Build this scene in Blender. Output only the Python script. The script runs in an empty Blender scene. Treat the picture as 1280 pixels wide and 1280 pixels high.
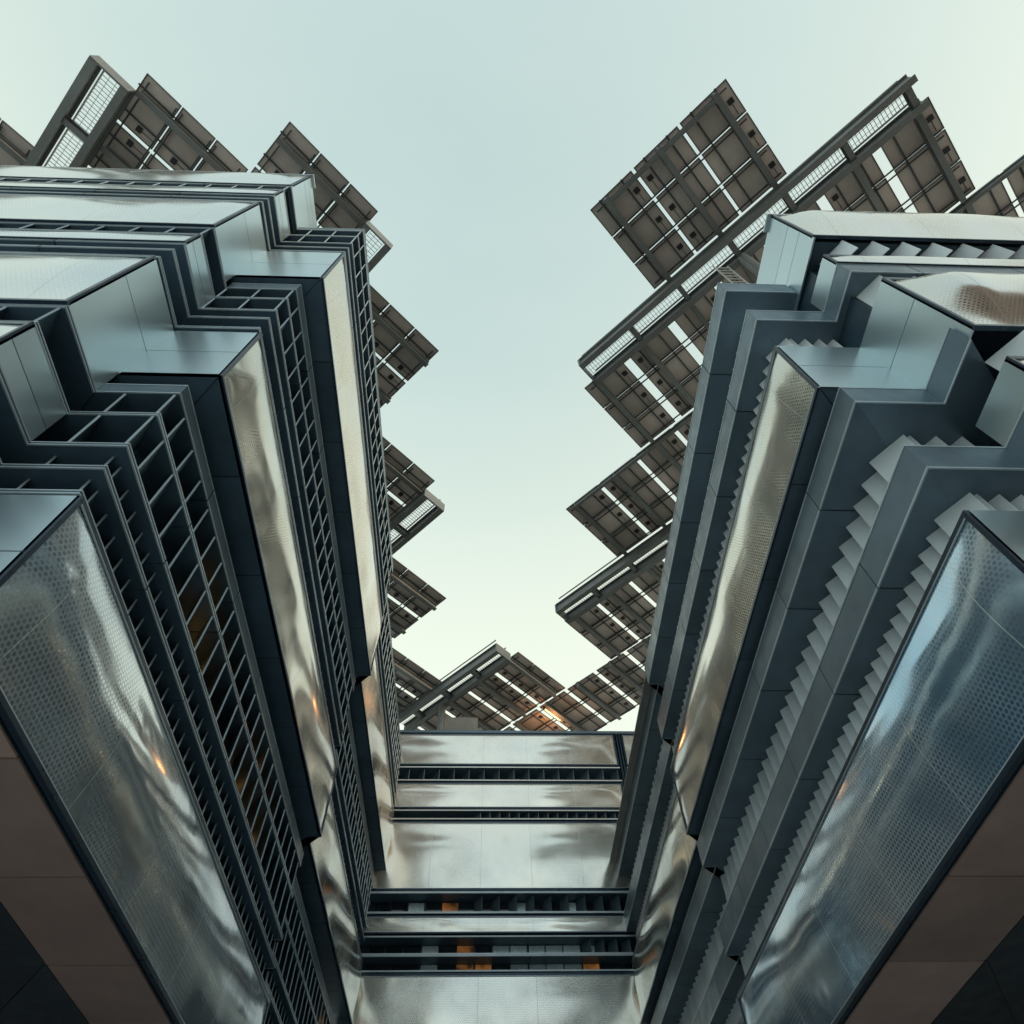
import bpy, bmesh, math, random
from mathutils import Vector, Matrix
random.seed(7)
S = bpy.context.scene
COL = S.collection
H = 1.6                                   # eye height: every z below is measured from the eye

# ------------------------------------------------------------------ camera
cam_d = bpy.data.cameras.new('camera'); cam = bpy.data.objects.new('camera', cam_d); COL.objects.link(cam)
cam_d.sensor_width = 36; cam_d.lens = 23.65; cam_d.clip_end = 3000; cam_d.clip_start = .05
Rm = Matrix(((0.99943551, -0.01515116, -0.02998512), (-0.028989, -0.84001962, -0.54178102), (-0.01697948, 0.54234443, -0.83998465)))
cam.matrix_world = Matrix.Translation((0, 0, H)) @ Rm.to_4x4()
S.camera = cam
S.render.engine = 'CYCLES'

# ------------------------------------------------------------------ sky and sun
SUN_EL, SUN_AZ = math.radians(9), math.radians(128)      # low sun, azimuth clockwise from +Y
W = bpy.data.worlds.new('World'); S.world = W; W.use_nodes = True
nt = W.node_tree; nt.nodes.clear()
def wn(t, **k):
    n = nt.nodes.new(t)
    for a, b in k.items(): setattr(n, a, b)
    return n
sky = wn('ShaderNodeTexSky', sky_type='NISHITA', sun_disc=False, sun_elevation=SUN_EL, sun_rotation=SUN_AZ, dust_density=2.5)
bg1 = wn('ShaderNodeBackground'); bg1.inputs[1].default_value = .05; nt.links.new(sky.outputs[0], bg1.inputs[0])
tc = wn('ShaderNodeTexCoord'); sp = wn('ShaderNodeSeparateXYZ'); nt.links.new(tc.outputs['Generated'], sp.inputs[0])
mr = wn('ShaderNodeMapRange', interpolation_type='SMOOTHSTEP'); mr.inputs[1].default_value = 1.01; mr.inputs[2].default_value = .66
nt.links.new(sp.outputs['Z'], mr.inputs[0])
mx = wn('ShaderNodeMix', data_type='RGBA')
mx.inputs[6].default_value = (.535, .69, .660, 1); mx.inputs[7].default_value = (.93, 1.0, .82, 1)
nt.links.new(mr.outputs[0], mx.inputs[0])
warm = wn('ShaderNodeMath', operation='MULTIPLY_ADD'); warm.inputs[1].default_value = .30; warm.inputs[2].default_value = .02; warm.use_clamp = True
nt.links.new(sp.outputs['X'], warm.inputs[0])
mx2 = wn('ShaderNodeMix', data_type='RGBA'); mx2.inputs[7].default_value = (1.0, .97, .78, 1)
nt.links.new(warm.outputs[0], mx2.inputs[0]); nt.links.new(mx.outputs[2], mx2.inputs[6])
cool = wn('ShaderNodeMapRange', interpolation_type='SMOOTHSTEP'); cool.inputs[1].default_value = .0; cool.inputs[2].default_value = -.75
nt.links.new(sp.outputs['Y'], cool.inputs[0])
mx3 = wn('ShaderNodeMix', data_type='RGBA'); mx3.inputs[7].default_value = (.60, .76, .80, 1)
nt.links.new(cool.outputs[0], mx3.inputs[0]); nt.links.new(mx2.outputs[2], mx3.inputs[6])
cn = wn('ShaderNodeTexNoise'); cn.inputs['Scale'].default_value = 2.2; cn.inputs['Detail'].default_value = 5
cm = wn('ShaderNodeMapping'); cm.inputs['Scale'].default_value = (1, 2.4, 1); nt.links.new(tc.outputs['Generated'], cm.inputs[0]); nt.links.new(cm.outputs[0], cn.inputs['Vector'])
cr = wn('ShaderNodeMapRange'); cr.inputs[1].default_value = .35; cr.inputs[2].default_value = .7; cr.inputs[3].default_value = .0; cr.inputs[4].default_value = .13; nt.links.new(cn.outputs['Fac'], cr.inputs[0])
mx4 = wn('ShaderNodeMix', data_type='RGBA'); mx4.inputs[7].default_value = (.86, .92, .86, 1)
nt.links.new(cr.outputs[0], mx4.inputs[0]); nt.links.new(mx3.outputs[2], mx4.inputs[6])
bg2 = wn('ShaderNodeBackground'); bg2.inputs[1].default_value = .95; nt.links.new(mx4.outputs[2], bg2.inputs[0])
ad = wn('ShaderNodeAddShader'); out = wn('ShaderNodeOutputWorld')
nt.links.new(bg1.outputs[0], ad.inputs[0]); nt.links.new(bg2.outputs[0], ad.inputs[1]); nt.links.new(ad.outputs[0], out.inputs[0])
sd = bpy.data.lights.new('sun', 'SUN'); sd.energy = 1.2; sd.angle = math.radians(10); sd.color = (1, .72, .48)
sun = bpy.data.objects.new('sun', sd); COL.objects.link(sun)
sdir = Vector((math.sin(SUN_AZ)*math.cos(SUN_EL), math.cos(SUN_AZ)*math.cos(SUN_EL), math.sin(SUN_EL)))
sun.rotation_euler = sdir.to_track_quat('Z', 'Y').to_euler(); sun.location = (0, 0, 60)
S.view_settings.view_transform = 'Standard'; S.view_settings.look = 'None'
S.view_settings.exposure = 0; S.view_settings.gamma = 1; S.view_settings.use_curve_mapping = False

# ------------------------------------------------------------------ materials
class NT:
    def __init__(s, name):
        s.m = bpy.data.materials.new(name); s.m.use_nodes = True; s.t = s.m.node_tree
        s.b = s.t.nodes['Principled BSDF']
    def n(s, typ, **k):
        x = s.t.nodes.new(typ)
        for a, b in k.items(): setattr(x, a, b)
        return x
    def l(s, a, b): s.t.links.new(a, b)
    def obj(s): return s.n('ShaderNodeTexCoord').outputs['Object']
    def noise(s, scale, vec=None, detail=4, rough=.55):
        x = s.n('ShaderNodeTexNoise'); x.inputs['Scale'].default_value = scale; x.inputs['Detail'].default_value = detail; x.inputs['Roughness'].default_value = rough
        s.l(vec if vec else s.obj(), x.inputs['Vector']); return x.outputs['Fac']
    def ramp(s, fac, a, b, lo=.3, hi=.7):
        x = s.n('ShaderNodeMapRange'); x.inputs[1].default_value = lo; x.inputs[2].default_value = hi; x.inputs[3].default_value = a; x.inputs[4].default_value = b
        s.l(fac, x.inputs[0]); return x.outputs[0]
    def mix(s, fac, a, b):
        x = s.n('ShaderNodeMix', data_type='RGBA')
        for i, v in ((6, a), (7, b)):
            if isinstance(v, tuple): x.inputs[i].default_value = (*v, 1)
            else: s.l(v, x.inputs[i])
        if isinstance(fac, float): x.inputs[0].default_value = fac
        else: s.l(fac, x.inputs[0])
        return x.outputs[2]
    def math(s, op, a, b=None, clamp=False):
        x = s.n('ShaderNodeMath', operation=op); x.use_clamp = clamp
        for i, v in ((0, a), (1, b)):
            if v is None: continue
            if isinstance(v, (int, float)): x.inputs[i].default_value = v
            else: s.l(v, x.inputs[i])
        return x.outputs[0]
    def bump(s, h, strength, dist=.01):
        x = s.n('ShaderNodeBump'); x.inputs['Strength'].default_value = strength; x.inputs['Distance'].default_value = dist
        s.l(h, x.inputs['Height']); s.l(x.outputs[0], s.b.inputs['Normal'])
def metal(name, col, rough=.4, metallic=.0, var=.22, streak=0, spec=.5, rv=1.0, tone=.13):
    t = NT(name); c2 = tuple(x*(1-var) for x in col); c1 = tuple(min(1, x*(1+var)) for x in col)
    big = t.noise(.9, detail=6, rough=.65)
    c = t.mix(t.ramp(big, 0, 1), c2, c1)
    # per piece tone: panels come from different batches
    oi = t.n('ShaderNodeObjectInfo'); hs = t.n('ShaderNodeHueSaturation'); t.l(c, hs.inputs['Color'])
    t.l(t.ramp(oi.outputs['Random'], 1-tone, 1+tone, 0, 1), hs.inputs['Value'])
    if streak:
        mp = t.n('ShaderNodeMapping'); mp.inputs['Scale'].default_value = (6, 6, .35); t.l(t.obj(), mp.inputs[0])
        st = t.noise(2.2, mp.outputs[0], 5, .7)
        cc = t.mix(t.ramp(st, 0, streak, .5, .8), hs.outputs[0], (.28, .25, .21))
        t.l(cc, t.b.inputs['Base Color'])
    else: t.l(hs.outputs[0], t.b.inputs['Base Color'])
    t.l(t.ramp(t.noise(3.5, detail=5), rough*(1-.2*rv), rough*(1+.25*rv)), t.b.inputs['Roughness'])
    t.b.inputs['Metallic'].default_value = metallic
    t.b.inputs['Specular IOR Level'].default_value = spec
    return t.m
M = {}
M['slate'] = metal('slate_cladding', (.095, .155, .205), .40, .2, streak=.10)
M['slate_r'] = metal('slate_cladding_warm', (.138, .200, .248), .38, .2, streak=.16)
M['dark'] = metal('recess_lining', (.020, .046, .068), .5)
M['trim'] = metal('edge_trim', (.50, .58, .62), .35, .2, var=.1)
M['fin'] = metal('fin_metal', (.085, .135, .170), .4, .2)
M['fin_edge'] = metal('fin_edge', (.30, .38, .42), .35, .2, var=.1)
M['wedge'] = metal('inner_soffit_shade', (.035, .045, .058), .5)  # near-black tone paints in the shade of the inner bay
M['fin_r'] = metal('fin_metal_pale', (.76, .82, .84), .5, .0, var=.08)
M['panel'] = metal('satin_panel', (.56, .68, .72), .30, .75, var=.02, rv=.1, tone=.06)
M['frame'] = metal('cushion_frame', (.022, .045, .075), .3, .3)
M['soffit'] = metal('soffit_panel', (.44, .29, .25), .5, 0, var=.16, tone=.2, streak=.12)
M['steel'] = metal('gantry_steel', (.170, .182, .180), .5, .1, streak=.4)
M['rail'] = metal('rail_steel', (.05, .06, .065), .5)
M['gal'] = metal('grating_steel', (.42, .44, .42), .45, .3)
M['back'] = metal('module_backsheet', (.52, .455, .415), .6, 0, var=.16, tone=.2)
M['mframe'] = metal('module_frame', (.09, .085, .085), .4, .2)
M['box'] = metal('junction_plastic', (.012, .013, .016), .4)
M['roof'] = metal('roof_membrane', (.4, .39, .36), .8)
M['wood'] = metal('amber_screen', (.42, .20, .08), .4)
def glassy(name, col, rough=.04, emit=None, lo=.60, hi=.70, es=.16):
    t = NT(name); t.b.inputs['Base Color'].default_value = (*col, 1); t.b.inputs['Roughness'].default_value = rough
    t.b.inputs['Specular IOR Level'].default_value = .8
    if emit:
        n = t.noise(2.6, detail=4); e = t.mix(t.ramp(n, 0, 1, lo, hi), (.02, .012, .006), emit)
        t.l(e, t.b.inputs['Emission Color']); t.b.inputs['Emission Strength'].default_value = es
    t.bump(t.noise(.8, detail=1), .05, .02)
    return t.m
M['pane'] = glassy('window_glass', (.012, .02, .026))
M['lit'] = glassy('lit_window_glass', (.03, .02, .012), .05, (1.0, .50, .12), lo=.55, hi=.63, es=.8)
M['skypane'] = metal('sky_reflection_pane', (.72, .86, .88), .25, .2, var=.06)  # pale blue puts the reflected sky into the pane colour
M['amber'] = glassy('amber_lit_room', (.3, .1, .03), .1, (1.0, .40, .10), lo=.35, hi=.62)
def foil(name, tint, dot, wob, dark=(.42, .50, .56), cov=.30, r0=.07, r1=.16, met0=.86, fine=.04, dotc=(.74, .80, .84), dotk=1.0):
    """fritted foil cushion over reflective film: mirror like, hexagon dot print, weld seams"""
    t = NT(name); o = t.obj(); s = t.n('ShaderNodeSeparateXYZ'); t.l(o, s.inputs[0])
    uvn = t.n('ShaderNodeTexCoord').outputs['UV']; s = t.n('ShaderNodeSeparateXYZ'); t.l(uvn, s.inputs[0]); a = s.outputs[0]
    c = t.n('ShaderNodeCombineXYZ'); t.l(a, c.inputs[0]); t.l(s.outputs[1], c.inputs[1])
    def lattice(off):
        v = t.n('ShaderNodeVectorMath', operation='ADD'); v.inputs[1].default_value = off; t.l(c.outputs[0], v.inputs[0])
        w = t.n('ShaderNodeVectorMath', operation='WRAP'); w.inputs[1].default_value = (dot/2, dot*.866, 1); w.inputs[2].default_value = (-dot/2, -dot*.866, -1); t.l(v.outputs[0], w.inputs[0])
        q = t.n('ShaderNodeVectorMath', operation='LENGTH'); t.l(w.outputs[0], q.inputs[0]); return q.outputs['Value']
    d = t.math('MINIMUM', lattice((0, 0, 0)), lattice((dot/2, dot*.866, 0)))
    ring = t.math('MULTIPLY', t.math('GREATER_THAN', d, dot*.33), 1.0)
    # seams every 1.74 m
    sm = t.math('LESS_THAN', t.math('ABSOLUTE', t.math('SUBTRACT', t.math('FRACT', t.math('DIVIDE', t.math('ADD', a, .4), 1.735)), .5)), .0035)
    ring = t.math('MULTIPLY', ring, t.ramp(t.noise(.55, detail=2), .05*dotk, min(1, .42*dotk), .42, .60))
    film = t.mix(t.ramp(t.noise(.35, detail=3), 0, 1, .35, .65), dark, tint)
    film = t.mix(t.math('MULTIPLY', t.ramp(t.noise(1.5, detail=3, rough=.6), 0, .25, .5, .8), 1.0), film, (.55, .53, .48))
    col = t.mix(t.math('MULTIPLY', ring, .8), film, dotc)
    col = t.mix(t.math('MULTIPLY', sm, .8), col, (.62, .66, .64))
    t.l(col, t.b.inputs['Base Color'])
    met = t.math('SUBTRACT', met0, t.math('MULTIPLY', t.math('MAXIMUM', ring, sm), cov*1.6), True)
    t.l(met, t.b.inputs['Metallic'])
    ro = t.math('ADD', t.math('MULTIPLY', ring, .25), t.ramp(t.noise(1.2, detail=2), r0, r1), True)
    t.l(ro, t.b.inputs['Roughness'])
    h = t.math('ADD', t.noise(1.1, detail=2), t.math('MULTIPLY', t.noise(5.0, detail=3), fine))
    t.bump(h, wob, .05)
    return t.m
M['foil_l'] = foil('foil_grey', (.80, .85, .86), .055, .24, met0=.78)
M['foil_r'] = foil('foil_blue', (.76, .83, .88), .055, .24, dark=(.24, .48, .70), met0=.76)
M['foil_m'] = foil('foil_weave', (.76, .76, .72), .055, .10, r0=.09, r1=.18, dark=(.66, .64, .58), dotc=(.95, .86, .66), dotk=1.5)
M['foil_s'] = foil('foil_pale', (.74, .77, .74), .06, .15, dark=(.68, .74, .74), r0=.10, r1=.18)
M['foil_b'] = foil('foil_back', (.92, .87, .76), .05, .10, dark=(.88, .86, .78), r0=.13, r1=.20, fine=.0)

# ------------------------------------------------------------------ mesh helpers
class MB:
    def __init__(s): s.v = []; s.f = []; s.m = []
    def obb(s, c, ax, ay, az, mi=0):
        """box from centre and three half axis vectors"""
        c = Vector(c); ax, ay, az = Vector(ax), Vector(ay), Vector(az); i = len(s.v)
        for a in (-1, 1):
            for b in (-1, 1):
                for d in (-1, 1): s.v.append(c+a*ax+b*ay+d*az)
        for q in ((0, 1, 3, 2), (4, 6, 7, 5), (0, 4, 5, 1), (2, 3, 7, 6), (0, 2, 6, 4), (1, 5, 7, 3)):
            s.f.append([i+k for k in q]); s.m.append(mi)
        return s
    def box(s, x0, x1, y0, y1, z0, z1, mi=0):
        return s.obb(((x0+x1)/2, (y0+y1)/2, (z0+z1)/2), (abs(x1-x0)/2, 0, 0), (0, abs(y1-y0)/2, 0), (0, 0, abs(z1-z0)/2), mi)
    def prism(s, poly, z0, z1, mi=0):
        i = len(s.v); n = len(poly)
        for z in (z0, z1):
            for p in poly: s.v.append(Vector((p[0], p[1], z)))
        s.f.append([i+k for k in range(n)][::-1]); s.f.append([i+n+k for k in range(n)]); s.m += [mi, mi]
        for k in range(n):
            s.f.append([i+k, i+(k+1) % n, i+n+(k+1) % n, i+n+k]); s.m.append(mi)
        return s
    def tube(s, p, q, r, mi=0, n=10):
        p, q = Vector(p), Vector(q); d = (q-p).normalized(); a = d.orthogonal().normalized(); b = d.cross(a); i = len(s.v)
        for e in (p, q):
            for k in range(n):
                t = k/n*6.28318; s.v.append(e+r*(math.cos(t)*a+math.sin(t)*b))
        for k in range(n): s.f.append([i+k, i+(k+1) % n, i+n+(k+1) % n, i+n+k]); s.m.append(mi)
        s.f.append([i+k for k in range(n)]); s.f.append([i+n+k for k in range(n)]); s.m += [mi, mi]
        return s
    def mesh(s, name, mats, origin=(0, 0, 0), smooth=False):
        me = bpy.data.meshes.new(name); o = Vector(origin)
        me.from_pydata([tuple(v-o) for v in s.v], [], s.f)
        for m in mats: me.materials.append(M[m] if isinstance(m, str) else m)
        me.polygons.foreach_set('material_index', s.m)
        bm = bmesh.new(); bm.from_mesh(me); bmesh.ops.recalc_face_normals(bm, faces=bm.faces); bm.to_mesh(me); bm.free()
        if smooth: me.polygons.foreach_set('use_smooth', [True]*len(me.polygons))
        me.update(); return me
class Thing:
    def __init__(s, name, label, cat, base, group=None):
        s.o = bpy.data.objects.new(name, None); COL.objects.link(s.o); s.o.location = base; s.base = Vector(base); s.o.empty_display_size = .3
        s.o['label'] = label; s.o['category'] = cat
        if group: s.o['group'] = group
    def part(s, name, mb, mats, parent=None, smooth=False, kind=None):
        """mesh in eye coordinates -> child of the thing"""
        me = mb.mesh(name, mats, s.base-Vector((0, 0, H)), smooth) if isinstance(mb, MB) else mb
        o = bpy.data.objects.new(name, me); COL.objects.link(o); o.parent = parent or s.o
        if kind: o['kind'] = kind
        return o
    def inst(s, name, me, loc, rot=0, parent=None):
        o = bpy.data.objects.new(name, me); COL.objects.link(o); o.parent = parent or s.o
        o.location = Vector(loc)+Vector((0, 0, H))-s.base; o.rotation_euler = (0, 0, rot); return o

# ------------------------------------------------------------------ wing geometry
YB, YEND, STEP = 13.35, 22.68, .27        # where the long flank steps back, where it meets the end building
JT = 1.735                                # cladding joint pitch
class Ring:
    """stepped plan outline of a wing: four corners; sx=-1 left wing, +1 right wing"""
    def __init__(s, sx, x1, x2, ys1, ys2): s.sx, s.x1, s.x2, s.ys1, s.ys2 = sx, x1, x2, ys1, ys2
    def pts(s, d=0):
        g = s.sx
        return [(g*(19.5), s.ys1+d), (g*(s.x1+d), s.ys1+d), (g*(s.x1+d), s.ys2+d), (g*(s.x2+d), s.ys2+d),
                (g*(s.x2+d), YB+d), (g*(s.x2+STEP+d), YB+d), (g*(s.x2+STEP+d), YEND)]
def lerp(a, b, t): return (a[0]+(b[0]-a[0])*t, a[1]+(b[1]-a[1])*t)
def seg_pieces(a, b, axis):
    """cut points (as fraction) on the joint grid"""
    L = b[axis]-a[axis]; cuts = [0.0]
    off = 4.74 if axis == 1 else 4.9
    if abs(L) > 2.0:
        ks = sorted(((off+k*JT)*(1 if axis == 1 or b[0] > 0 or a[0] > 0 else -1)-a[axis])/L for k in range(-8, 16))
        cuts += [t for t in ks if .4/abs(L) < t < 1-.4/abs(L)]
    return cuts+[1.0]
def piece(g, P, Q, i, ax, k, n, t0, t1, depth):
    inw = (0, depth) if ax == 0 else (g*depth, 0)
    a, b = lerp(P[i], P[i+1], t0), lerp(P[i], P[i+1], t1)
    qa = (a[0]+inw[0], a[1]+inw[1]) if k else lerp(Q[i], Q[i+1], t0)
    qb = (b[0]+inw[0], b[1]+inw[1]) if k < n-2 else lerp(Q[i], Q[i+1], t1)
    return [a, b, qb, qa]
def ledge(T, ring, z0, z1, depth, name='ledge', segs=range(6), body='slate', rims='tb', rim=.015, proud=.006, gap=.020):
    """ring shaped shelf or fascia with thin bright rims, mitred at each corner, cut at the joints"""
    P, Q = ring.pts(0), ring.pts(depth)
    R0 = ring.pts(-proud)
    R1 = ring.pts(.012)
    for i in segs:
        ax = 0 if i % 2 == 0 and i < 5 else 1
        ax = 0 if i in (0, 2, 4) else 1
        cuts = seg_pieces(P[i], P[i+1], ax)
        for k in range(len(cuts)-1):
            L = max(math.dist(P[i], P[i+1]), .01)
            t0 = cuts[k]+(gap/2/L if k else .001/L); t1 = cuts[k+1]-(gap/2/L if k < len(cuts)-2 else .001/L)
            mb = MB()
            mb.prism(piece(ring.sx, P, Q, i, ax, k, len(cuts), t0, t1, depth), z0, z1, 0)
            quad = [lerp(R0[i], R0[i+1], t0), lerp(R0[i], R0[i+1], t1), lerp(R1[i], R1[i+1], t1), lerp(R1[i], R1[i+1], t0)]
            if 'b' in rims: mb.prism(quad, z0-.003, z0+rim, 1)
            if 't' in rims: mb.prism(quad, z1-rim, z1+.003, 1)
            T.part(name, mb, [body, 'trim'])
FDIR = Vector((-.595, .804, 0))           # all sun fins stand parallel in plan
def fins(T, store, ring, z0, z1, pitch, setback, length, segs, mat, key, start=.12, thick=.022):
    """vertical fin blades standing between two ledges; outer edge 'setback' behind the ring line"""
    if (0 in segs or 2 in segs) and (len(segs) > 1 or key == 'out'):
        if True:
            fins(T, store, ring, z0, z1, pitch if key == 'out' else .575, setback, length, [i for i in segs if i in (0, 2)], mat, 'sin', .04 if key == 'in' else start, thick)
            segs = [i for i in segs if i not in (0, 2)]
            if not segs: return
    me = FM.get((key, round(z1-z0, 3), round(length, 3), mat))
    if me is None:
        mb = MB(); n = Vector((FDIR.y, -FDIR.x, 0)); h = (z1-z0)/2
        d = -FDIR if key == 'out' else FDIR
        mb.obb(d*(length/2), d*(length/2), n*(thick/2), (0, 0, h), 0)
        mb.obb(-d*.004, d*.006, n*(thick/2+.002), (0, 0, h-.004), 1)
        me = mb.mesh('fin', [mat, 'fin_edge' if mat == 'fin' else mat]); FM[(key, round(z1-z0, 3), round(length, 3), mat)] = me
    P = ring.pts(setback)
    for i in segs:
        a, b = Vector((*P[i], 0)), Vector((*P[i+1], 0)); L = (b-a).length; d = (b-a)/L
        n = int((L-start)/pitch)
        for k in range(n+1):
            # count from the visible corner
            s = start+k*pitch
            p = (b-d*s) if i in (0, 2) else (a+d*s)
            if i == 0 and abs(p.x) > 16: continue
            store.append((me, (p.x, p.y, (z0+z1)/2)))
FM = {}
def place_fins(T, store, name='fin', limit=300):
    store.sort(key=lambda e: Vector(e[1]).length/ (max(v.co.z for v in e[0].vertices)))
    for me, loc in store[:limit]: T.inst(name, me, loc, random.gauss(0, .012))
    if len(store) > limit:
        mb = MB(); mats = []
        for me, loc in store[limit:]:
            i = len(mb.v); l = Vector(loc)
            mb.v += [v.co+l for v in me.vertices]
            idx = []
            for m in me.materials:
                if m not in mats: mats.append(m)
                idx.append(mats.index(m))
            for p in me.polygons: mb.f.append([i+q for q in p.vertices]); mb.m.append(idx[p.material_index])
        T.part('distant_fins', mb, mats, kind='stuff')
def cushion(T, p0, p1, z0, z1, nrm, bulge, mat, fw=.05, amp=.0032, seed=0, endt=.5):
    """bulging foil cushion between plan points p0,p1, outward normal nrm, in a dark frame"""
    p0, p1, nrm = Vector((*p0, 0)), Vector((*p1, 0)), Vector((*nrm, 0)); L = (p1-p0).length; d = (p1-p0)/L
    nu = max(6, int(L/.16)); nv = 16; mb = MB(); hh = z1-z0-2*fw; LL = L-2*fw
    rnd = random.Random(seed); ph = [(rnd.uniform(.5, 1.9), rnd.uniform(0, 6.3), rnd.uniform(-1.5, 1.5)) for _ in range(7)]
    for i in range(nu+1):
        for j in range(nv+1):
            s, t = i/nu*LL, j/nv
            e = min(1, s/endt, (LL-s)/endt) if LL > 2*endt else min(1, s/(LL/2), (LL-s)/(LL/2)); e = math.sin(e*math.pi/2)
            b = bulge*(math.sin(math.pi*t**1.25)**.95)*e
            w = sum(math.sin(a*s*2+f+g*t*3) for a, f, g in ph)*amp*math.sin(math.pi*t)*e
            mb.v.append(p0+d*(s+fw)+nrm*(.004+b+w)+Vector((0, 0, z0+fw+t*hh)))
    W_ = nv+1
    for i in range(nu):
        for j in range(nv): mb.f.append([i*W_+j, (i+1)*W_+j, (i+1)*W_+j+1, i*W_+j+1]); mb.m.append(0)
    c = T.part('foil_cushion', mb, [mat], smooth=True)
    uvl = c.data.uv_layers.new(name='UVMap')
    for lp in c.data.loops:
        i, j = divmod(lp.vertex_index, nv+1); uvl.data[lp.index].uv = (i/nu*LL, j/nv*hh)
    # make normals face outwards
    me = c.data
    if me.polygons[len(me.polygons)//2].normal.dot(nrm) < 0: me.flip_normals()
    fr = MB(); q = .06
    for zc in (z0+fw/2, z1-fw/2): fr.obb(p0+d*L/2+nrm*.0+Vector((0, 0, zc)), d*(L/2), nrm*q/2+Vector((0, 0, 0)), (0, 0, fw/2))
    for s in (fw/2, L-fw/2): fr.obb(p0+d*s+Vector((0, 0, (z0+z1)/2)), d*(fw/2), nrm*(q/2-.002), (0, 0, (z1-z0)/2-fw-.0005))
    # thin bright gasket bead inside the frame
    for zc in (z0+fw+.008, z1-fw-.008): fr.obb(p0+d*L/2+nrm*.02+Vector((0, 0, zc)), d*(L/2-fw), nrm*.008, (0, 0, .007), 1)
    f = T.part('frame', fr, ['frame', 'trim']); f.parent = c
def panels(T, p0, p1, z0, z1, nrm, cols, rows, mat='panel', name='metal_panel', gap=.014, th=.03):
    """flat cladding sheets with open joints"""
    p0, p1, nrm = Vector((*p0, 0)), Vector((*p1, 0)), Vector((*nrm, 0)); L = (p1-p0).length; d = (p1-p0)/L
    cs = [0.0]+list(cols)+[1.0]; rs = [0.0]+list(rows)+[1.0]
    for a in range(len(cs)-1):
        for b in range(len(rs)-1):
            s0, s1 = cs[a]*L+(gap/2 if a else 0), cs[a+1]*L-(gap/2 if a < len(cs)-2 else 0)
            t0, t1 = z0+rs[b]*(z1-z0)+(gap/2 if b else 0), z0+rs[b+1]*(z1-z0)-(gap/2 if b < len(rs)-2 else 0)
            mb = MB(); mb.obb(p0+d*(s0+s1)/2-nrm*th/2+Vector((0, 0, (t0+t1)/2)), d*(s1-s0)/2, nrm*th/2, (0, 0, (t1-t0)/2))
            T.part(name, mb, [mat])
def shell(T, ring, z0, z1, d, mat='dark', name='wall', yend=YEND):
    """solid core of the wing behind the skin"""
    P = ring.pts(d); g = ring.sx
    poly = [(g*19.4, P[0][1])]+P[1:6]+[(P[6][0], yend-.003), (g*19.4, yend-.003)]
    return T.part(name, MB().prism(poly, z0, z1), [mat])
def soffit(T, ring, z, mat, name='soffit_panel', depth=.55, th=.04, gap=.018):
    P, Q = ring.pts(0), ring.pts(depth)
    for i in (2, 3, 4, 5):
        ax = 0 if i in (0, 2, 4) else 1; cuts = seg_pieces(P[i], P[i+1], ax); L = max(math.dist(P[i], P[i+1]), .01)
        for k in range(len(cuts)-1):
            t0 = cuts[k]+gap/2/L; t1 = cuts[k+1]-gap/2/L
            if t1 <= t0: continue
            T.part(name, MB().prism(piece(ring.sx, P, Q, i, ax, k, len(cuts), t0, t1, depth), z, z+th), [mat])
def box_skin(T, ring, z0, z1, foilm, soff='slate', segs=(1, 2, 3, 4, 5), s1=None, bulge=.10, seed=0, rows=(.5,), e1rows=(.6,), lip=True, sfo='foil_s'):
    """projecting window box: foil on the long flanks, metal sheets on the returns"""
    P = ring.pts(0); g = ring.sx
    if 2 in segs: panels(T, P[2], P[3], z0, z1, (0, -1), (), rows)
    if 1 in segs: panels(T, P[1], P[2], z0, z1, (-g, 0), (), rows)
    if 3 in segs: cushion(T, P[3], P[4], z0, z1, (-g, 0), bulge, foilm, seed=seed)
    if 4 in segs and g < 0: panels(T, P[4], P[5], z0, z1, (0, 1), (), (), 'slate')
    if 4 in segs and g > 0: panels(T, P[4], P[5], z0, z1, (0, 1), (), (), 'slate')
    if 5 in segs: cushion(T, P[5], P[6], z0, z1, (-g, 0), bulge, foilm, seed=seed+1)
    if 0 in segs: cushion(T, P[1], P[0], z0, z1, (0, -1), bulge*.8, sfo, seed=seed+2)

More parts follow.
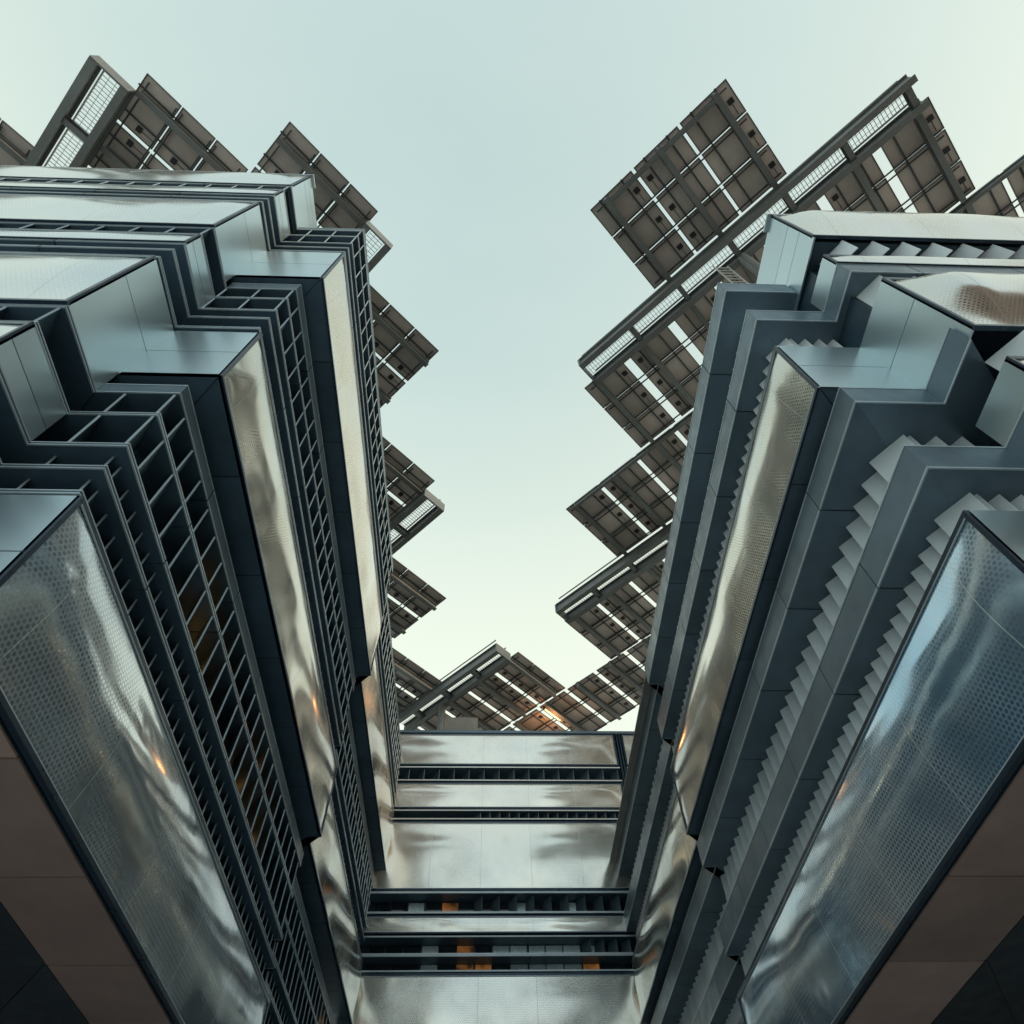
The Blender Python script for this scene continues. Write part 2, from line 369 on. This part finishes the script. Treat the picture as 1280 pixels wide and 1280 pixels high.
# ------------------------------------------------------------------ left wing
LW = Thing('metal_clad_building', 'taller dark metal building on the left, with open egg crate ledges of thin fins', 'building', (-8, 12, 0))
lst = []
Ra = Ring(-1, 4.71, 3.68, 2.23, 3.25)      # lowest glazed box
Rb = Ring(-1, 4.70, 3.71, 2.25, 3.25)      # ledges above it
Rc = Ring(-1, 4.71, 3.46, 2.23, 3.26)
Rd = Ring(-1, 4.71, 3.49, 2.25, 3.23)
Re = Ring(-1, 4.71, 3.155, 2.23, 3.14)
Rf = Ring(-1, 4.68, 3.14, 2.22, 3.14)
def e2s2(R): return (2, 3, 4, 5)
TH = .06
def left_group(R, z, boxz, s1box):
    """z = five ledge levels then lip top; two small fin rows, two large rows"""
    z0, z1, z2, z3, z4, z5 = z
    ledge(LW, R, z0-.02, z0+TH-.02, .5)
    ledge(LW, R, z1-TH/2, z1+TH/2, .5)
    ledge(LW, R, z2-TH/2, z2+TH/2, .5)
    ledge(LW, R, z3-TH/2, z3+TH/2, .5)
    ledge(LW, R, z4, z5, .5, segs=(2, 3, 4, 5), name='lip', rim=.014, rims='tb', body='fin')
    ledge(LW, R, z4-.03, z4+.03, .5, segs=(0, 1))
    for a, b in ((z0, z1), (z1, z2)):
        fins(LW, lst, R, a+.03, b-.03, .275, .13, .34, (2, 3, 5), 'fin', 'in', thick=.016)
        fins(LW, lst, R, a+.03, b-.03, .575, .13, .34, (0,), 'fin', 'in', start=.5, thick=.016)
    for a, b in ((z2, z3), (z3, z4)):
        fins(LW, lst, R, a+.03, b-.03, .436, .012, .5, (2, 3, 5), 'fin', 'in', start=.3, thick=.019)
    fins(LW, lst, R, z3+.03, z4-.03, .575, .012, .5, (0,), 'fin', 'in', start=.05, thick=.016)
    P = R.pts(0)
    panels(LW, P[1], P[2], z2+.03, z3-.03, (1, 0), (), (.42,))
    cushion(LW, P[1], P[0], z2+.03, z3-.03, (0, -1), .03, 'foil_s', seed=int(z0*10), fw=.035)
    # dark windows behind the large openings
    Q = R.pts(.53)
    for i in (3, 5):
        y = Q[i][1]+.4; n = 0
        while y+1.6 < Q[i+1][1]:
            mb = MB().box(Q[i][0]-.01, Q[i][0]+.01, y, y+1.62, z2+.05, z4-.02)
            lit = ((round(y*7)+int(z0)) % 5 == 1) and z0 < 8
            T = LW.part('window', mb, ['lit' if lit else 'pane']); y += JT
shell(LW, Ra, 3.53, 5.21, .06)
box_skin(LW, Ra, 3.52, 5.20, 'foil_l', seed=3, segs=(0, 1, 2, 3, 4, 5), bulge=.12)
left_group(Rb, (5.25, 5.72, 6.19, 6.93, 7.52, 7.76), None, None)
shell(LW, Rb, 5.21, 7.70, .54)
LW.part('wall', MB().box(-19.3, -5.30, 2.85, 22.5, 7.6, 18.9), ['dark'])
box_skin(LW, Rc, 8.14, 9.83, 'foil_m', seed=11, segs=(2, 3, 4, 5), bulge=.11)
PL = Rc.pts(0)
panels(LW, PL[1], PL[2], 7.56, 9.83, (1, 0), (), (.60,))
cushion(LW, PL[1], PL[0], 7.56, 9.83, (0, -1), .12, 'foil_s', seed=5)
shell(LW, Rc, 8.17, 9.86, .05)
soffit(LW, Rc, 8.14, 'slate', depth=.9)
left_group(Rd, (9.93, 10.43, 10.85, 11.52, 12.10, 12.43), None, None)
shell(LW, Rd, 9.87, 12.35, .54)
box_skin(LW, Re, 12.62, 14.66, 'foil_m', seed=21, segs=(2, 3, 4, 5), bulge=.12)
PL = Re.pts(0)
panels(LW, PL[1], PL[2], 12.14, 14.62, (1, 0), (), (.62,))
cushion(LW, PL[1], PL[0], 12.14, 14.62, (0, -1), .12, 'foil_s', seed=6)
shell(LW, Re, 12.65, 14.69, .05)
soffit(LW, Re, 12.62, 'slate', depth=.9)
left_group(Rf, (14.74, 15.14, 15.60, 16.35, 17.0, 17.25), None, None)
shell(LW, Rf, 14.70, 17.15, .54)
PL = Rf.pts(0)
panels(LW, PL[1], (PL[2][0], 12.0), 17.04, 18.92, (1, 0), (), (.60, .82))
cushion(LW, PL[1], PL[0], 17.04, 18.92, (0, -1), .10, 'foil_s', seed=8)
LW.part('parapet_cap', MB().box(-19.5, -4.62, 2.19, 2.5, 18.93, 18.99), ['trim'])
LW.part('wall', MB().box(-19.4, -4.75, 2.30, 22.6, 16.9, 18.9), ['dark'])
LW.part('roof', MB().box(-19.4, -4.74, 2.51, 22.6, 18.93, 18.97), ['roof'])
place_fins(LW, lst)
# underside of the lowest box
def low_soffit(T, R, z):
    g = R.sx; x0, x1 = R.x2+.07, R.x1-.02; y = 3.28
    ys = [3.28]+[4.67+JT*k-JT*0 for k in range(0, 5)]+[YB-.02]
    for a, b in zip(ys[:-1], ys[1:]):
        T.part('soffit_panel', MB().box(g*x0, g*x1, a+.012, b-.012, z, z+.02), ['soffit'])
    ys = [YB+.02]+[YB+JT*k for k in range(1, 5)]+[22.5]
    for a, b in zip(ys[:-1], ys[1:]):
        T.part('soffit_panel', MB().box(g*(x0+STEP), g*x1, a+.012, b-.012, z, z+.02), ['soffit'])
    # inner bay, one shallow step up, cut on the diagonal
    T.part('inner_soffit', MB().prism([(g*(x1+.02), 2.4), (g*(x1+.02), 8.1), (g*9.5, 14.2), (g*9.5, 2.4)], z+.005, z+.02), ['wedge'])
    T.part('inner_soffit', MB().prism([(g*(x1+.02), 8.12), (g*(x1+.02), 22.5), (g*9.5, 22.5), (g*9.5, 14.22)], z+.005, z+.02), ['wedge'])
    T.part('ground_wall', MB().box(g*7.2, g*19.4, 3.4, 22.5, -H, z+.001), ['roof'])
low_soffit(LW, Ra, 3.505)

# ------------------------------------------------------------------ right wing
RW = Thing('metal_clad_building', 'lower dark metal building on the right with broad fascias and pale sawtooth fins', 'building', (9, 12, 0))
rst = []
Qa = Ring(1, 5.60, 4.43, 2.27, 3.27)
Qb = Ring(1, 5.50, 4.39, 2.38, 3.18)
Qc = Ring(1, 5.54, 4.255, 2.27, 3.28)
Qd = Ring(1, 5.50, 4.20, 2.36, 3.14)
shell(RW, Qa, 3.53, 5.21, .06)
box_skin(RW, Qa, 3.52, 5.22, 'foil_r', seed=31, segs=(0, 1, 2, 3, 4, 5), bulge=.12)
def right_group(R, zb, f0, f1, g0, g1, last):
    """fins from zb, fascia f0-f1, tall fins, fascia g0-g1"""
    ledge(RW, R, f0, f1, .80, name='fascia', body='slate_r', rim=.022)
    ledge(RW, R, g0, g1, .80, name='fascia', body='slate_r', rim=.022, segs=(1, 2, 3, 4, 5) if not last else (2, 3, 4, 5))
    fins(RW, rst, R, zb+.01, f0-.004, .235, .30, .42, (1, 2, 3, 5), 'fin_r', 'out', start=.32, thick=.012)
    fins(RW, rst, R, zb+.01, f0-.004, .54, .05, .42, (0,), 'fin_r', 'out', start=.4, thick=.012)
    fins(RW, rst, R, f1+.004, g0-.004, .334, .44, .50, (2, 3, 5), 'fin_r', 'out', start=.38, thick=.012)
    zs = f1+(g0-f1)*.46
    fins(RW, rst, R, zs+.03, g0-.004, .54, -.13, .5, (0,), 'fin_r', 'out', start=.7, thick=.012)
    P = R.pts(0)
    panels(RW, P[1], P[2], f1+.01, zs, (-1, 0), (), ())
    cushion(RW, P[1], P[0], f1+.01, zs, (0, -1), .07, 'foil_m', seed=int(zb*9), fw=.035)
right_group(Qb, 5.24, 5.87, 6.36, 7.51, 7.97, False)
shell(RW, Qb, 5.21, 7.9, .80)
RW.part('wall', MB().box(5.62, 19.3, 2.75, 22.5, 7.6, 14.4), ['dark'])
box_skin(RW, Qc, 8.19, 9.83, 'foil_m', seed=41, segs=(2, 3, 4, 5), bulge=.11)
PR = Qc.pts(0)
panels(RW, PR[1], PR[2], 7.62, 9.83, (-1, 0), (), (.58,))
cushion(RW, PR[1], PR[0], 7.60, 9.83, (0, -1), .30, 'foil_m', seed=45)
shell(RW, Qc, 8.22, 9.86, .05)
soffit(RW, Qc, 8.19, 'slate_r', depth=.9)
right_group(Qd, 9.86, 10.67, 11.19, 12.41, 12.95, True)
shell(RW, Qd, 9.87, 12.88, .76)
PR = Qc.pts(0)
panels(RW, (5.54, 2.18), (5.54, 12.0), 12.35, 14.55, (-1, 0), (), (.30, .56))
cushion(RW, (5.54, 2.18), (19.5, 2.18), 12.42, 14.55, (0, -1), .24, 'foil_m', seed=47)
RW.part('parapet_cap', MB().box(5.47, 19.5, 2.15, 2.5, 14.56, 14.62), ['trim'])
RW.part('wall', MB().box(5.6, 19.4, 2.26, 22.6, 12.38, 14.53), ['dark'])
RW.part('roof', MB().box(5.6, 19.4, 2.51, 22.6, 14.56, 14.6), ['roof'])
RW.part('roof', MB().box(4.25, 5.5, 3.2, 22.6, 12.9, 12.94), ['roof'])
place_fins(RW, rst)
low_soffit(RW, Qa, 3.505)

# ------------------------------------------------------------------ end building
BW = Thing('glazed_building', 'foil clad end wall closing the lane between the two wings', 'building', (1, 24, 0))
YW = 22.70
def bglass(x0, x1, z0, z1, seed, bulge=.06, fw=.07): cushion(BW, (x0, YW-.02), (x1, YW-.02), z0, z1, (0, -1), bulge, 'foil_b', fw=fw, seed=seed, amp=.004)
XL, XM, XR = -4.2, 5.18, 9.0
bst = []
def bledge(x0, x1, z, th=.05, d=.55):
    BW.part('ledge', MB().box(x0, x1, YW-.06, YW+d, z-th/2, z+th/2, 0).box(x0, x1, YW-.072, YW-.0605, z-th/2, z+th/2, 1), ['slate', 'trim'])
def bfins(x0, x1, z0, z1, pitch, length=.42):
    mb = MB(); n = Vector((FDIR.y, -FDIR.x, 0)); mb.obb(FDIR*length/2, FDIR*length/2, n*.011, (0, 0, (z1-z0)/2))
    me = mb.mesh('fin', ['fin']); x = x1
    while x > x0: BW.inst('fin', me, (x, YW+.02, (z0+z1)/2)); x -= pitch
for x0, x1, sd_ in ((XL, XM, 60), (XM+.28, XR, 80)):
    bglass(x0, x1, 16.78, 18.30, sd_); bledge(x0, x1, 16.68); bledge(x0, x1, 16.10)
    bfins(x0+.3, x1-.1, 16.13, 16.65, .58)
    bglass(x0, x1, 14.92, 16.02, sd_+1)
    bledge(x0, x1, 14.84); bledge(x0, x1, 14.50)
bfins(-.4, XM-.1, 14.53, 14.81, .355)
BW.part('mullion', MB().box(XM+.06, XM+.12, YW-.05, YW+.1, 12, 18.4).box(XM+.17, XM+.23, YW-.05, YW+.1, 12, 18.4), ['frame'])
BW.part('coping', MB().box(XL, XR, YW-.07, YW+.4, 18.32, 18.44), ['slate'])
bglass(XL, XM, 11.95, 14.42, 70, bulge=.10)
bledge(XL, XM, 11.88, .07); bledge(XL, XM, 11.24, .06)
bfins(-.4, XM-.2, 11.28, 11.83, .567)
bglass(XL, XM, 10.62, 11.16, 71, bulge=.03, fw=.04)
for z in (10.52, 10.02, 9.97, 9.55): bledge(XL, XM, z, .045)
BW.part('ledge', MB().box(XL, XM, YW-.05, YW+.5, 9.975, 10.01), ['dark'])
bfins(3.0, XM-.2, 10.05, 10.49, .42)
bglass(XL, XM, 7.0, 9.50, 72, bulge=.10)
BW.part('wall', MB().box(XL, XR, YW+.5, YW+10, -H, 18.32), ['dark'])
BW.part('roof', MB().box(XL, XR, YW+.41, YW+10, 18.33, 18.38), ['roof'])
# windows behind the three open rows; some carry a painted sky reflection, some glow amber
for (z0, z1, cells) in ((11.3, 11.80, 'ddsdodddsddsdddd'), (10.06, 10.48, 'dddsdodssssssdd'), (9.6, 9.94, 'dddsdoodssssodd')):
    for k, c in enumerate(cells):
        x = -3.7+k*.56
        mb = MB().box(x+.02, x+.54, YW+.46, YW+.495, z0, z1)
        BW.part('window', mb, [{'d': 'pane', 's': 'skypane', 'o': 'amber', 'w': 'lit'}[c]])
    for k in range(6):
        BW.part('mullion', MB().box(-3.72+k*1.68, -3.66+k*1.68, YW+.40, YW+.455, z0-.02, z1+.02), ['frame'])
# bits of rooftop plant
RS = Thing('rooftop_screen', 'pale perforated screen standing on the end wall roof under the left solar walkway', 'screen', (-1.4, 25, 18.4+H))
mb = MB(); mb.box(-2.3, -.5, 25.0, 25.06, 18.42, 21.1, 0)
for k in range(13): mb.box(-2.28+k*.135, -2.25+k*.135, 24.97, 24.999, 18.5, 21.0, 1)
RS.part('screen_sheet', mb, ['roof', 'gal'])

# ------------------------------------------------------------------ solar canopy
ZP = 22.0; U = Vector((1, -1, 0))/math.sqrt(2); V = Vector((1, 1, 0))/math.sqrt(2)
def uv(u, v, z): return U*u+V*v+Vector((0, 0, z))
MW, MH = 1.56, 1.055                       # module size along u and v
mod = MB()
mod.obb((0, 0, .012), U*(MW/2-.02), V*(MH/2-.02), (0, 0, .006), 0)
for s in (-1, 1):
    mod.obb(V*s*(MH/2-.012), U*(MW/2), V*.012, (0, 0, .022), 1)
    mod.obb(U*s*(MW/2-.012), V*(MH/2-.0245), U*.012, (0, 0, .022), 1)
MODM = mod.mesh('module', ['back', 'mframe'])
jb = MB(); jb.obb((0, 0, 0), U*.085, V*.075, (0, 0, .02)); jb.obb(V*.25+Vector((0, 0, .01)), U*.008, V*.17, (0, 0, .006))
JBM = jb.mesh('junction_box', ['box'])
def ibeam(mb, a, b, w, h, mi=0, tf=.025, tw=.03):
    a, b = Vector(a), Vector(b); d = (b-a)/2; s = d.normalized().cross(Vector((0, 0, 1)))*(w/2); c = (a+b)/2
    mb.obb(c+Vector((0, 0, h/2-tf/2)), d, s, (0, 0, tf/2), mi); mb.obb(c-Vector((0, 0, h/2-tf/2)), d, s, (0, 0, tf/2), mi)
    mb.obb(c, d*.999, s.normalized()*tw/2, (0, 0, h/2-tf), mi)
VR = (0, .0497, .0994)
def array(label, vnear, uend, ncol, pitch, side, beam0, bpitch=.0885, edge=None, gapw=None):
    """three rows of modules; side=+1: uend is the low-u end, -1: the high-u end. u and v given per unit height"""
    u0 = uend*ZP; cen = uv(u0+side*ncol*pitch*ZP/2, (vnear+.0735)*ZP, ZP)
    T = Thing('solar_array', label, 'solar panels', (cen.x, cen.y, ZP+H), 'solar arrays of the roof canopy')
    LT = (ncol-1)*pitch*ZP+MW; ulo, uhi = (u0, u0+LT) if side > 0 else (u0-LT, u0)
    for c in range(ncol):
        uc = u0+side*(MW/2+c*pitch*ZP)
        for r in range(3):
            vc = (vnear+VR[r])*ZP+MH/2
            m = T.inst('module', MODM, uv(uc, vc, ZP+random.uniform(-.004, .004)))
            j = bpy.data.objects.new('junction_box', JBM); COL.objects.link(j); j.parent = m
            sgn = 1 if c % 2 == 0 else -1
            j.location = U*(sgn*side*(MW/2-.2))+V*(.02)+Vector((0, 0, -.017))
    # rails under the modules
    mb = MB()
    for c in range(ncol):
        uc = u0+side*(MW/2+c*pitch*ZP)
        for o in (-.42, .42): mb.obb(uv(uc+o*MW*.62, (vnear+.0725)*ZP, ZP-.045), U*.022, V*1.62, (0, 0, .02))
    T.part('rail', mb, ['rail'])
    for v_ in (.008, .046, .0545, .0955, .1035, .140):
        T.part('purlin', MB().obb(uv((ulo+uhi)/2-side*pitch*.0, (vnear+v_)*ZP, ZP-.085), U*((uhi-ulo)/2-.12), V*.02, (0, 0, .018)), ['rail'])
    zb = ZP-.24; k = 0; f = zb/ZP
    while True:
        ub = (beam0+side*k*bpitch)*zb
        if not (ulo*.99-.3 < ub < uhi+.3) or ub < min(ulo, uhi)-.1 or ub > max(ulo, uhi)+.1: break
        mb = MB(); ibeam(mb, uv(ub, (vnear+.003)*zb, zb), uv(ub, (vnear+.150)*zb, zb), .17, .26)
        T.part('beam', mb, ['steel']); k += 1
    if edge is not None:
        mb = MB(); ve = (vnear+edge)*zb
        ibeam(mb, uv((beam0)*zb, ve, zb+.0), uv((beam0+side*(k-1)*bpitch)*zb, ve, zb), .12, .22); T.part('edge_beam', mb, ['steel'])
    return T
def gantry(label, v0, v1, ua, ub, tip, cb0, cbp, posts=()):
    """maintenance walkway: two deep beams, cross members, mesh floor, end plate"""
    zb = 21.42; c = uv((ua+ub)/2*zb, (v0+v1)/2*zb, zb)
    T = Thing('maintenance_walkway', label, 'walkway', (c.x, c.y, zb+H), 'walkways between the solar arrays')
    for v in (v0, v1):
        mb = MB(); ibeam(mb, uv(ua*zb, v*zb, zb), uv(ub*zb, v*zb, zb), .20, .50, tf=.03, tw=.04); T.part('beam', mb, ['steel'])
    lo, hi = min(ua, ub), max(ua, ub)
    u = tip
    sg = 1 if tip <= lo+.02 else -1
    T.part('end_plate', MB().obb(uv(tip*zb-sg*.03, (v0+v1)/2*zb, zb), U*.025, V*((v1-v0)*zb/2+.10), (0, 0, .24)), ['steel'])
    u = cb0
    while lo < u < hi:
        mb = MB(); ibeam(mb, uv(u*zb, v0*zb+.03, zb-.02), uv(u*zb, v1*zb-.03, zb-.02), .16, .30); T.part('cross_beam', mb, ['steel']); u += sg*cbp
    # grating floor: bearing bars plus a few cross rods
    L = (hi-lo)*zb; w = (v1-v0)*zb-.30; n = int(L/.11); g = MB()
    for k in range(n):
        uu = lo*zb+.06+k*.11
        g.obb(uv(uu, (v0+v1)/2*zb, zb+.20), U*.007, V*w/2, (0, 0, .012))
    for k in range(4): g.obb(uv((lo+hi)/2*zb, (v0+v1)/2*zb-w/2+w*k/3, zb+.225), U*(L/2-.05), V*.005, (0, 0, .005))
    T.part('grating', g, ['gal'], kind='stuff')
    for k, s in ((0, v0), (1, v1)):
        T.part('handrail', MB().obb(uv((lo+hi)/2*zb, s*zb+(.03 if k == 0 else -.03), zb+.62), U*(L/2-.1), V*.02, (0, 0, .02)), ['steel'])
    for pu, pz in posts:
        p = uv(pu*zb, v1*zb, 0)
        T.part('post', MB().tube((p.x, p.y, pz), (p.x, p.y, zb-.17), .16, n=16), ['steel'])
    return T
array('solar array at the far left edge of the frame, mostly out of view', -.4995, -.4900, 5, .0755, -1, -.515)
array('solar array above the left building beside the large open walkway end', -.3010, -.3120, 6, .0755, -1, -.338)
array('solar array over the corner of the left building, its tip touching the small walkway tip', -.1495, -.2268, 5, .0755, -1, -.2538)
array('first solar array down the left roofline below the small walkway tip', .0430, -.3100, 5, .0755, -1, -.3387)
array('left side solar array just above the walkway tip halfway down the lane', .1960, -.4826, 5, .0780, -1, -.5160)
array('left side solar array just below the walkway tip halfway down the lane', .3900, -.6575, 5, .0790, -1, -.6900)
array('left side solar array nearest the far end of the lane', .5430, -.8300, 5, .0790, -1, -.8620)
array('solar array above the end wall with the walkway tip at its upper left', .7380, -.6555, 6, .0800, -1, -.6850)
array('large square solar array standing clear of the right building against the sky', .1965, -.0145, 3, .0752, 1, .0095, edge=.0105)
array('longest solar array running above the right building below the long walkway', .3910, -.1880, 7, .0837, 1, -.1660)
array('right side solar array below the longest array', .5430, -.3580, 11, .0780, 1, -.3408, edge=.006)
array('right side solar array under the lower walkway tip', .7400, -.5320, 6, .0790, 1, -.5100)
array('right side solar array meeting the end wall, lowest on the right', .8910, -.9760, 10, .0803, 1, -.6300-.0885*3)
gantry('open ended walkway at the top left with bright mesh floor', -.3500, -.3090, -.345, -.75, -.345, -.432, .0885, posts=((-.62, 18.9),))
gantry('short walkway tip poking out beside the left building corner', .0005, .0370, -.2500, -.60, -.2500, -.305, .0885, posts=((-.40, 18.9),))
gantry('left walkway tip halfway down the lane between two arrays', .3510, .3880, -.5130, -.85, -.5130, -.60, .0885)
gantry('walkway above the left part of the end wall, its square end against the sky', .7010, .7340, -.6800, -1.0, -.6800, -.76, .0885, posts=((-.875, 18.35),))
gantry('longest walkway crossing above the right building between the square array and the longest array', .3570, .3930, -.1660, .3790, -.1660, -.0750, .0885, posts=((.103, 14.6),))
gantry('lower right walkway tip above the array that nears the end wall', .7080, .7400, -.5220, -.2, -.5220, -.44, .0885)
# sun glint imitated by an added glowing bar and point light between arrays
LP = Thing('sun_glint_bar', 'added amber glowing bar imitating a sun glint under the solar arrays above the end wall', 'sun glint', (2.6, 25.1, 21.9+H))
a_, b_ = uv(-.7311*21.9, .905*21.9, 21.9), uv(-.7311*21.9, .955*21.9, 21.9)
LP.part('glint_backing', MB().obb((a_+b_)/2+Vector((0, 0, .09)), V*.62, U*.07, (0, 0, .04)), ['rail'])
em = NT('sun_glint_glow'); em.b.inputs['Emission Color'].default_value = (1, .62, .32, 1); em.b.inputs['Emission Strength'].default_value = 1.6
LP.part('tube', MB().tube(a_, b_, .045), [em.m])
pl = bpy.data.lights.new('glint_light', 'POINT'); pl.energy = 45; pl.color = (1, .42, .14); pl.shadow_soft_size = .25
po = bpy.data.objects.new('glint_light', pl); COL.objects.link(po); po.location = (a_+b_)/2+Vector((0, 0, H-.55))
# pipework beside the long walkway
VP = Thing('roof_ladder', 'slim metal ladder on the right roof below the long walkway', 'ladder', (6.2, 4.2, 14.6+H))
mb = MB()
for s in (-.2, .2): mb.tube((6.2+s, 4.2, 14.5), (6.2+s, 4.2, 19.2), .02)
for k in range(15): mb.tube((6.0, 4.2, 14.8+k*.3), (6.4, 4.2, 14.8+k*.3), .015, n=6)
VP.part('rungs_and_rails', mb, ['gal'])

# ------------------------------------------------------------------ brown building across the street, seen mirrored in the foil
OB = Thing('terracotta_building', 'brown building across the street, mirrored in the upper right foil bands', 'building', (16, -9, 0))
t = NT('terracotta'); c = t.mix(t.ramp(t.noise(1.5, detail=5), 0, 1), (.30, .17, .12), (.42, .26, .19)); t.l(c, t.b.inputs['Base Color']); t.b.inputs['Roughness'].default_value = .8
OB.part('wall', MB().box(4, 34, -14, -5.2, -H, 15.5), [t.m])
for k in range(14):
    mb = MB(); n = 60; x0 = 4.0; pts = []
    for j in range(n+1):
        x = x0+j*.5; pts.append((x, -5.16+.38*(.5+.5*math.sin(x*.9+(k % 2)*1.6))))
    zz = -.6+k*1.15
    mb.prism(pts+[(34, -5.198), (4.0, -5.198)], zz, zz+.8); OB.part('balcony_screen', mb, [t.m])

# ------------------------------------------------------------------ ground
g = MB(); g.v = [Vector(p) for p in ((-400, -400, 0), (400, -400, 0), (400, 400, 0), (-400, 400, 0))]; g.f = [[0, 1, 2, 3]]; g.m = [0]
t = NT('sand_paving')
br = t.n('ShaderNodeTexBrick'); br.inputs['Scale'].default_value = 1.6; br.inputs['Mortar Size'].default_value = .01
br.inputs['Color1'].default_value = (.62, .66, .69, 1); br.inputs['Color2'].default_value = (.56, .60, .63, 1); br.inputs['Mortar'].default_value = (.2, .17, .14, 1)
t.l(t.obj(), br.inputs['Vector']); t.l(br.outputs[0], t.b.inputs['Base Color']); t.b.inputs['Roughness'].default_value = .8
go = bpy.data.objects.new('ground', g.mesh('ground', [t.m])); COL.objects.link(go); go['kind'] = 'structure'; go['label'] = 'pale sand paving under the lane'
